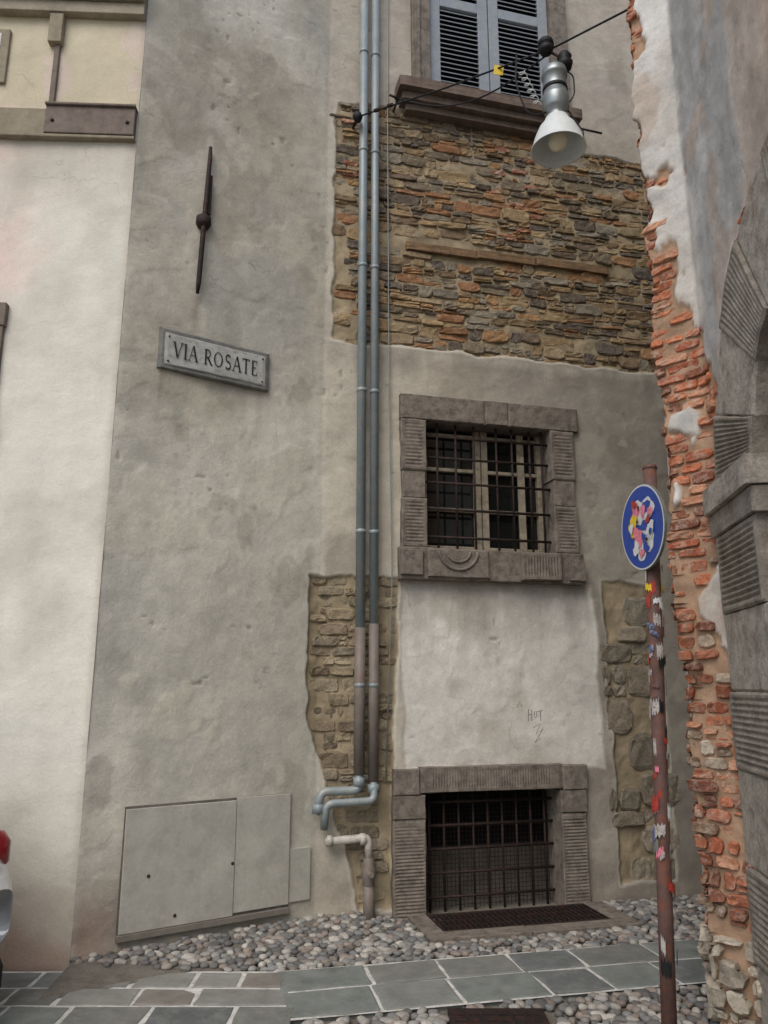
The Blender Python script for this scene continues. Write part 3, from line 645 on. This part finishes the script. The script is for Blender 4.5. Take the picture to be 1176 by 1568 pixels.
mk("slab_bedding",[(-9.5,.9,.0025),(-.18,.9,.0025),(-.18,4.14,.0025),(-.46,4.16,.0025),(*(o+e1*.0-e2*.668),.0025),(*(o+e1*7.05-e2*.668),.0025),(*(o+e1*7.05+e2*.012),.0025),(-.62,4.874,.0025),(-9.5,4.874,.0025)],[(0,1,2,3,4,5,6,7,8)],m_mortar,road)
bm=bmesh.new();bmesh.ops.create_icosphere(bm,subdivisions=2,radius=1);bm.verts.ensure_lookup_table()
IV=np.array([v.co[:] for v in bm.verts]);IF=np.array([[v.index for v in f.verts] for f in bm.faces]);bm.free()
cpal=[srgb(*c) for c in [(128,126,121),(150,147,140),(112,110,106),(160,156,147),(134,126,117),(122,122,120),(98,96,93),(172,167,157),(138,126,116)]]
def sN(x,y):
    d1=(x-LC[0])*.5446+(y-LC[1])*(-.8387);d2=(x+.483)*.2419+(y-5.796)*(-.9703);return min(d1,d2) if x<.0 else d2
def rise(x,y): 
    return .05*max(0,1-sN(x,y)/.6)*min(1,max(0,(.1-x)/.3+.0))
acc=Acc();sp=.058
for i in range(int(8/sp)):
    for j in range(int(6/(sp*.87))):
        x=-2.2+i*sp+(j%2)*sp/2+rs.normal(0,.009);y=1.4+j*sp*.87+rs.normal(0,.009)
        a,b=band_r(x,y);ok=False
        if b>.02 and sN(x,y)>.0 and x>-1.80 and (x>-.62 or y>4.885): ok=True
        if b<-.68 and x>(-.43 if y>4.15 else -.16) and y>1.4: ok=True
        rr=(x-KX)*-.99+(y-KY)*.136
        if y<4.0 and rr<-.03: ok=False
        sM=(x-.055)*.9703+(y-5.93)*.2419
        if .08<sM<1.64 and 0<sN(x,y)<.61 : ok=False
        if .29<x<.83 and 3.83<y<4.37: ok=False
        if y<2.6 and x<.2: ok=False
        if not ok or rs.random()<.03: continue
        big=1+.45*(rs.random()<.12)
        r1=rs.uniform(.024,.038)*big;r2=rs.uniform(.018,.028)*big;an=rs.uniform(0,3.14);rz=.016
        P_=np.sign(IV)*np.abs(IV)**.8*[r1,r2,rz];P_=P_*(1+.14*np.sin(IV[:,[1,2,0]]*3+rs.uniform(0,6)))
        ca,sa=math.cos(an),math.sin(an)
        q_=np.stack([x+P_[:,0]*ca-P_[:,1]*sa,y+P_[:,0]*sa+P_[:,1]*ca,P_[:,2]-.003+rs.normal(0,.003)+(rise(x,y) if b>0 else 0)],-1)
        acc.add(q_,IF,cpal[rs.integers(len(cpal))]*(1+rs.normal(0,.1)))
acc.obj("cobblestones",m_cob,road)
V=[];F=[]
for i in range(48):
    x=-1.8+i*.047
    for k in range(8):
        if x<-.483: bx,by=x,4.926+(x+1.822)*.6493
        else: bx,by=x,5.796+(x+.483)*.2493
        t=k/7;yy=by-.6*t+.02*(k==0);V.append((bx,yy,rise(bx,yy)-.004-.008*t))
for i in range(47):
    for k in range(7): a=i*8+k;F.append((a,a+1,a+9,a+8))
mk("cobble_bedding",V,F,m_dirt,road,None,True)
gt=empty("cellar_grate")
def gb(n,s0,s1,d0,d1,z0,z1,m,bev=.005): return wbox(n,PS,QM+s0,QM+s1,z0,z1,d0,d1,m,gt,bev)
gb("kerb_front",.10,.80,.46,.60,-.02,.022,m_sand);gb("kerb_front",.81,1.62,.46,.60,-.02,.018,m_sand);gb("kerb_left",.10,.235,.05,.457,-.02,.02,m_sand);gb("kerb_right",1.46,1.62,.05,.457,-.02,.02,m_sand)
gb("pit_floor",.236,1.459,.0,.457,-.019,-.012,m_dark,0)
gb("grate_frame",.237,1.458,.425,.456,-.01,.018,m_iron,.002);gb("grate_frame",.237,1.458,.055,.08,-.01,.018,m_iron,.002)
for i in range(31): s=.245+i*.0402;gb("grate_bar",s,s+.012,.081,.424,-.01,.016,m_iron,.001)
for d in (.19,.31): gb("grate_crossbar",.24,1.456,d,d+.01,-.011,.012,m_iron,.001)
mc=empty("manhole_cover")
for i in range(6): 
    for j in range(6):
        x0=.345+i*.073;y0=3.885+j*.073;massbox("cover_tread",[(x0,y0),(x0+.055,y0),(x0+.055,y0+.055),(x0,y0+.055)],-.0,.016,m_iron,mc)
massbox("cover_plate",[(.32,3.86),(.80,3.86),(.80,4.34),(.32,4.34)],-.01,.010,m_iron,mc)

# ================================================================ SIGN POST
sp_=empty("traffic_sign")
pb=Vector((1.145,3.50,-.02));pt=Vector((1.262,3.52,2.60))
sweep("post",[pb,pb.lerp(pt,.3),pb.lerp(pt,.7),pt],.031,m_rust,sp_,20)
lathe("post_cap",pt,[(.031,0),(.035,.004),(.03,.02),(0,.028)],m_rust,sp_,20)
nrm=Vector((-.985,-.17,.0)).normalized();cc=Vector((1.195,3.49,2.315));e1v=Vector((0,0,1)).cross(nrm).normalized();e2v=(Vector((0,0,1))).normalized()
tilt=Matrix.Rotation(math.radians(3),3,nrm)
def disc(name,r,off,m,n=40,c2=(0,0),shape=None,th=0):
    V=[];base=cc+nrm*off
    for k in range(n):
        a=2*math.pi*k/n;rr=r*(shape(a) if shape else 1)
        V.append(tuple(base+tilt@(e1v*(c2[0]+rr*math.cos(a))+e2v*(c2[1]+rr*math.sin(a)))))
    F=[tuple(range(n))]
    if th:
        V+= [tuple(Vector(v)-nrm*th) for v in V];F.append(tuple(range(n,2*n))[::-1]);F+=[(k,(k+1)%n,(k+1)%n+n,k+n) for k in range(n)]
    return mk(name,V,F,m,sp_)
disc("sign_plate",.2,0,m_frame,th=.012);disc("sign_white_rim",.198,.0012,m_sw);disc("sign_blue_field",.190,.0022,m_blue)
random.seed(4)
def blob(k,am=.2):
    ph=[random.uniform(0,6.28) for _ in range(4)];return lambda a:1+am*math.sin(2*a+ph[0])+am*.7*math.sin(3*a+ph[1])+am*.5*math.sin(5*a+ph[2])+am*.3*math.sin(9*a+ph[3])
for i,(x,y,r,m) in enumerate([(.03,.065,.075,m_sw),(.02,-.08,.07,m_sw),(-.04,.085,.04,m_pink),(.06,.085,.03,m_blue),(-.075,.02,.045,m_yel),(.03,.0,.03,m_blue),(.03,.07,.025,m_pink),(-.03,-.04,.045,m_pink),(.08,-.03,.035,m_sw),(-.06,-.09,.03,m_sw),(.03,-.10,.025,m_blue),(-.01,-.12,.02,m_pink),(.07,.02,.018,m_red),(.02,-.05,.018,m_blue),(-.04,.12,.02,m_red),(.10,.05,.02,m_pink),(.0,.09,.010,m_black),(-.02,.03,.010,m_black),(.05,-.07,.010,m_black),(-.08,.01,.02,m_sw),(.09,-.04,.014,m_blue)]):
    disc("sticker_figure",r,.0032+i*.0005,m,30,(x,y),blob(i))
for z in (2.40,2.22): lathe("clamp",pb.lerp(pt,(z+.02)/2.62),[(.031,-.018),(.038,-.016),(.038,.016),(.031,.018)],m_iron,sp_,16)
ms=[m_stk,m_red,m_rust,m_stk,m_stb,m_sw,m_rust,m_stk,m_frame,m_red,m_stk,m_black,m_marble,m_stb,m_stk,m_pink]
axis=(pt-pb).normalized()
for i in range(62):
    z=random.uniform(.9,2.12) if i<52 else random.uniform(.3,1.0);a0=random.uniform(2.6,5.6);da=random.uniform(.4,1.3);hh=random.uniform(.008,.038)
    V=[];sk=random.uniform(-.025,.025)
    c0=pb.lerp(pt,(z+.02)/2.62);rr=.0318+.0002*i
    for k in range(9):
        a=a0+da*k/8
        for s in (-1,1): V.append(Vector((rr*math.cos(a),rr*math.sin(a),s*hh*(.75+.35*math.sin(k*2.3+i*1.7+s)))+Vector((0,0,sk*k/8)))) if False else V.append(Vector((rr*math.cos(a),rr*math.sin(a),s*hh*(.8+.35*math.sin(k*2.3+i*1.7+s))+sk*k/8))+c0)
    V=[(v[0]+(v[2]-c0.z)*axis.x/axis.z,v[1],v[2]) for v in V]
    mk("sticker",V,[(2*k,2*k+2,2*k+3,2*k+1) for k in range(8)],ms[i%16] if not (1.95<z<2.1) else [m_yel,m_red,m_sw][i%3],sp_,None,True)

# ================================================================ STREET LAMP ON CABLES
lm=empty("street_lamp")
A=WP(PS,QM-.33,6.36,.16);Bp=Vector((1.53,4.02,5.74));T=Vector((1.16,4.404,5.83))
sweep("support_cable",[A,A.lerp(T,.5)-Vector((0,0,.02)),T,Bp],.007,m_black,lm,8)
sweep("wall_hook",[WP(PS,QM-.34,6.37,-.02),WP(PS,QM-.33,6.37,.1),A],.012,m_iron,lm,8)
lathe("cable_insulator",A,[(0,-.05),(.03,-.04),(.045,0),(.03,.035),(0,.04)],m_black,lm,14)
for k in (.12,.2): p=A.lerp(T,k);lathe("cable_clamp",p,[(0,-.03),(.016,-.025),(.016,.025),(0,.03)],m_iron,lm,10,tuple((T-A).normalized()))
hk=WP(PS,QM+.03,6.62,.16)
A2=[hk]+[hk.lerp(T+Vector((-.04,0,-.05)),t)-Vector((0,0,.22*math.sin(math.pi*t))) for t in np.linspace(.05,1,14)]
sweep("power_cable",A2,.006,m_black,lm,8)
sweep("bracket",[WP(PS,QM+.03,6.62,-.02),hk],.01,m_iron,lm,8)
sweep("bracket_arm",[hk,WP(PS,QM-.05,6.64,.16)],.01,m_iron,lm,8)
tg=A.lerp(T,.76);mk("yellow_tag",[tuple(tg+Vector(v)) for v in ((-.038,0,-.06),(.03,0,-.068),(.038,0,.01),(-.03,0,.018),(-.038,.004,-.06),(.03,.004,-.068),(.038,.004,.01),(-.03,.004,.018))],[(0,1,2,3),(7,6,5,4),(0,4,5,1),(1,5,6,2),(2,6,7,3),(3,7,4,0)],m_yel,lm)
co_=[]
for i in range(90): t=i/89;a=t*2*math.pi*6;co_.append(Vector((1.16-.24+.10*t+.022*math.cos(a),4.38+.022*math.sin(a),5.62-.27*t)))
sweep("coiled_cable",co_,.0035,m_refl,lm,6)
sweep("lead_cable",bend([T+Vector((-.25,.05,.0)),T+Vector((-.28,0,-.3)),T+Vector((-.2,0,-.55)),T+Vector((-.03,0,-.5))],.12),.006,m_black,lm,6)
c=Vector((1.145,4.404,0))
lathe("pulley",T+Vector((-.06,0,-.0)),[(0,-.05),(.04,-.045),(.055,-.01),(.03,.0),(.055,.01),(.05,.045),(0,.055)],m_black,lm,18)
lathe("insulator",T+Vector((.06,0,-.11)),[(0,-.07),(.045,-.06),(.055,-.02),(.035,.0),(.05,.03),(.03,.06),(0,.065)],m_black,lm,18)
sweep("yoke",[T+Vector((-.05,0,-.03)),T+Vector((.05,0,-.09)),c+Vector((0,0,5.66))],.01,m_iron,lm,8)
lathe("lamp_housing",c,[(0,5.67),(.05,5.665),(.08,5.64),(.086,5.60),(.086,5.585),(.078,5.58),(.078,5.44),(.086,5.435),(.088,5.42),(.088,5.34),(.078,5.325),(.06,5.30),(.055,5.27),(.07,5.262)],m_alu,lm,32)
lathe("housing_band",c,[(.078,5.50),(.083,5.498),(.083,5.475),(.078,5.473)],m_black,lm,32)
lathe("lamp_reflector",c,[(.055,5.275),(.075,5.265),(.085,5.235),(.12,5.19),(.15,5.12),(.168,5.06),(.175,5.035),(.180,5.03),(.176,5.026),(.164,5.055),(.146,5.115),(.116,5.18),(.08,5.228),(.03,5.24)],m_refl,lm,40)
lathe("lamp_bulb",c,[(0,5.235),(.03,5.22),(.035,5.17),(.06,5.12),(.064,5.08),(.045,5.045),(0,5.03)],m_bulb,lm,24)
sweep("side_stay",[c+Vector((.08,0,5.33)),c+Vector((.17,0,5.17)),c+Vector((.17,0,5.07))],.005,m_iron,lm,6)
sweep("side_stay",[c+Vector((.16,0,5.19)),c+Vector((.30,.02,5.17))],.007,m_black,lm,6)
sweep("side_cable",bend([c+Vector((.02,0,5.66)),c+Vector((.13,0,5.62)),c+Vector((.13,0,5.45)),c+Vector((.08,0,5.38))],.06),.005,m_black,lm,6)

# ================================================================ PARKED CAR (far left)
car=empty("parked_car")
X1=-1.90;CY=3.62
n=28
def loft(name,st,e,m):
    V=[]
    for (x,w,zb,zt) in st:
        for k in range(n):
            a=2*math.pi*k/n;ca,sa=math.cos(a),math.sin(a)
            V.append((X1-x,CY+w*math.copysign(abs(ca)**e,ca),(zb+zt)/2+(zt-zb)/2*math.copysign(abs(sa)**e,sa)))
    F=[(i*n+k,i*n+(k+1)%n,(i+1)*n+(k+1)%n,(i+1)*n+k) for i in range(len(st)-1) for k in range(n)]+[tuple(range(n)),tuple(range((len(st)-1)*n,len(st)*n))[::-1]]
    mk(name,V,F,m,car,None,True)
loft("body",[(0,.66,.34,.62),(.05,.76,.22,.70),(.20,.81,.20,.96),(.6,.84,.20,1.0),(1.4,.86,.20,.98),(2.6,.86,.20,.95),(3.3,.84,.22,.86),(3.8,.78,.26,.74),(3.95,.66,.34,.62)],.42,m_car)
loft("cabin_glass",[(.12,.60,.9,.96),(.35,.64,.9,1.30),(.75,.62,.9,1.44),(1.6,.62,.9,1.46),(2.2,.62,.9,1.36),(2.95,.66,.88,.93)],.5,m_glass)
loft("roof",[(.4,.45,1.30,1.34),(.75,.55,1.38,1.462),(1.6,.56,1.40,1.48),(2.15,.5,1.36,1.39)],.5,m_car)
for xx in (.56,3.15):
    for yy in (-.80,.80):
        lathe("wheel",(X1-xx,CY+yy,.31),[(0,-.09),(.2,-.09),(.29,-.1),(.31,-.07),(.31,.07),(.29,.1),(.2,.09),(0,.09)],m_black,car,28,(0,1,0))
        lathe("wheel_rim",(X1-xx,CY+yy*1.115,.31),[(0,.012),(.16,.01),(.19,0)],m_alu,car,20,(0,1 if yy>0 else -1,0))
for yy in (-.70,.70):
    lathe("tail_lamp",(X1-.15,CY+yy,.76),[(0,.10),(.05,.09),(.085,.04),(.085,-.06),(.05,-.1),(0,-.11)],m_tail,car,16)
massbox("rear_bumper",[(X1+.0,CY-.62),(X1+.0,CY+.62),(X1-.08,CY+.75),(X1-.4,CY+.80),(X1-.4,CY-.80),(X1-.08,CY-.75)],.14,.24,m_black,car)

# ================================================================ CAMERA, LIGHT
cd=bpy.data.cameras.new("Camera");cam=bpy.data.objects.new("Camera",cd);COL.objects.link(cam)
cam.location=(0,0,1.6);cam.rotation_euler=(math.radians(90+12.7),0,0)
cd.sensor_fit='HORIZONTAL';cd.sensor_width=36;cd.lens=36.06;cd.clip_end=500;cd.clip_start=.05
scene.camera=cam
W=bpy.data.worlds.new("World");scene.world=W;W.use_nodes=True
nt=W.node_tree;bg=nt.nodes["Background"];sk=nt.nodes.new("ShaderNodeTexSky");sk.sky_type='NISHITA';sk.sun_disc=False
el,az=50,202
sk.sun_elevation=math.radians(el);sk.sun_rotation=math.radians(az);sk.air_density=1.0;sk.dust_density=2.5
nt.links.new(sk.outputs[0],bg.inputs[0]);bg.inputs[1].default_value=.15
sl=bpy.data.lights.new("Sun",'SUN');sl.energy=1.5;sl.angle=math.radians(40);sl.color=(1,.975,.94)
so=bpy.data.objects.new("Sun",sl);COL.objects.link(so)
d=Vector((math.sin(math.radians(az))*math.cos(math.radians(el)),math.cos(math.radians(az))*math.cos(math.radians(el)),math.sin(math.radians(el))))
so.rotation_euler=d.to_track_quat('Z','Y').to_euler()
scene.view_settings.view_transform='Standard';scene.view_settings.look='None';scene.view_settings.exposure=0
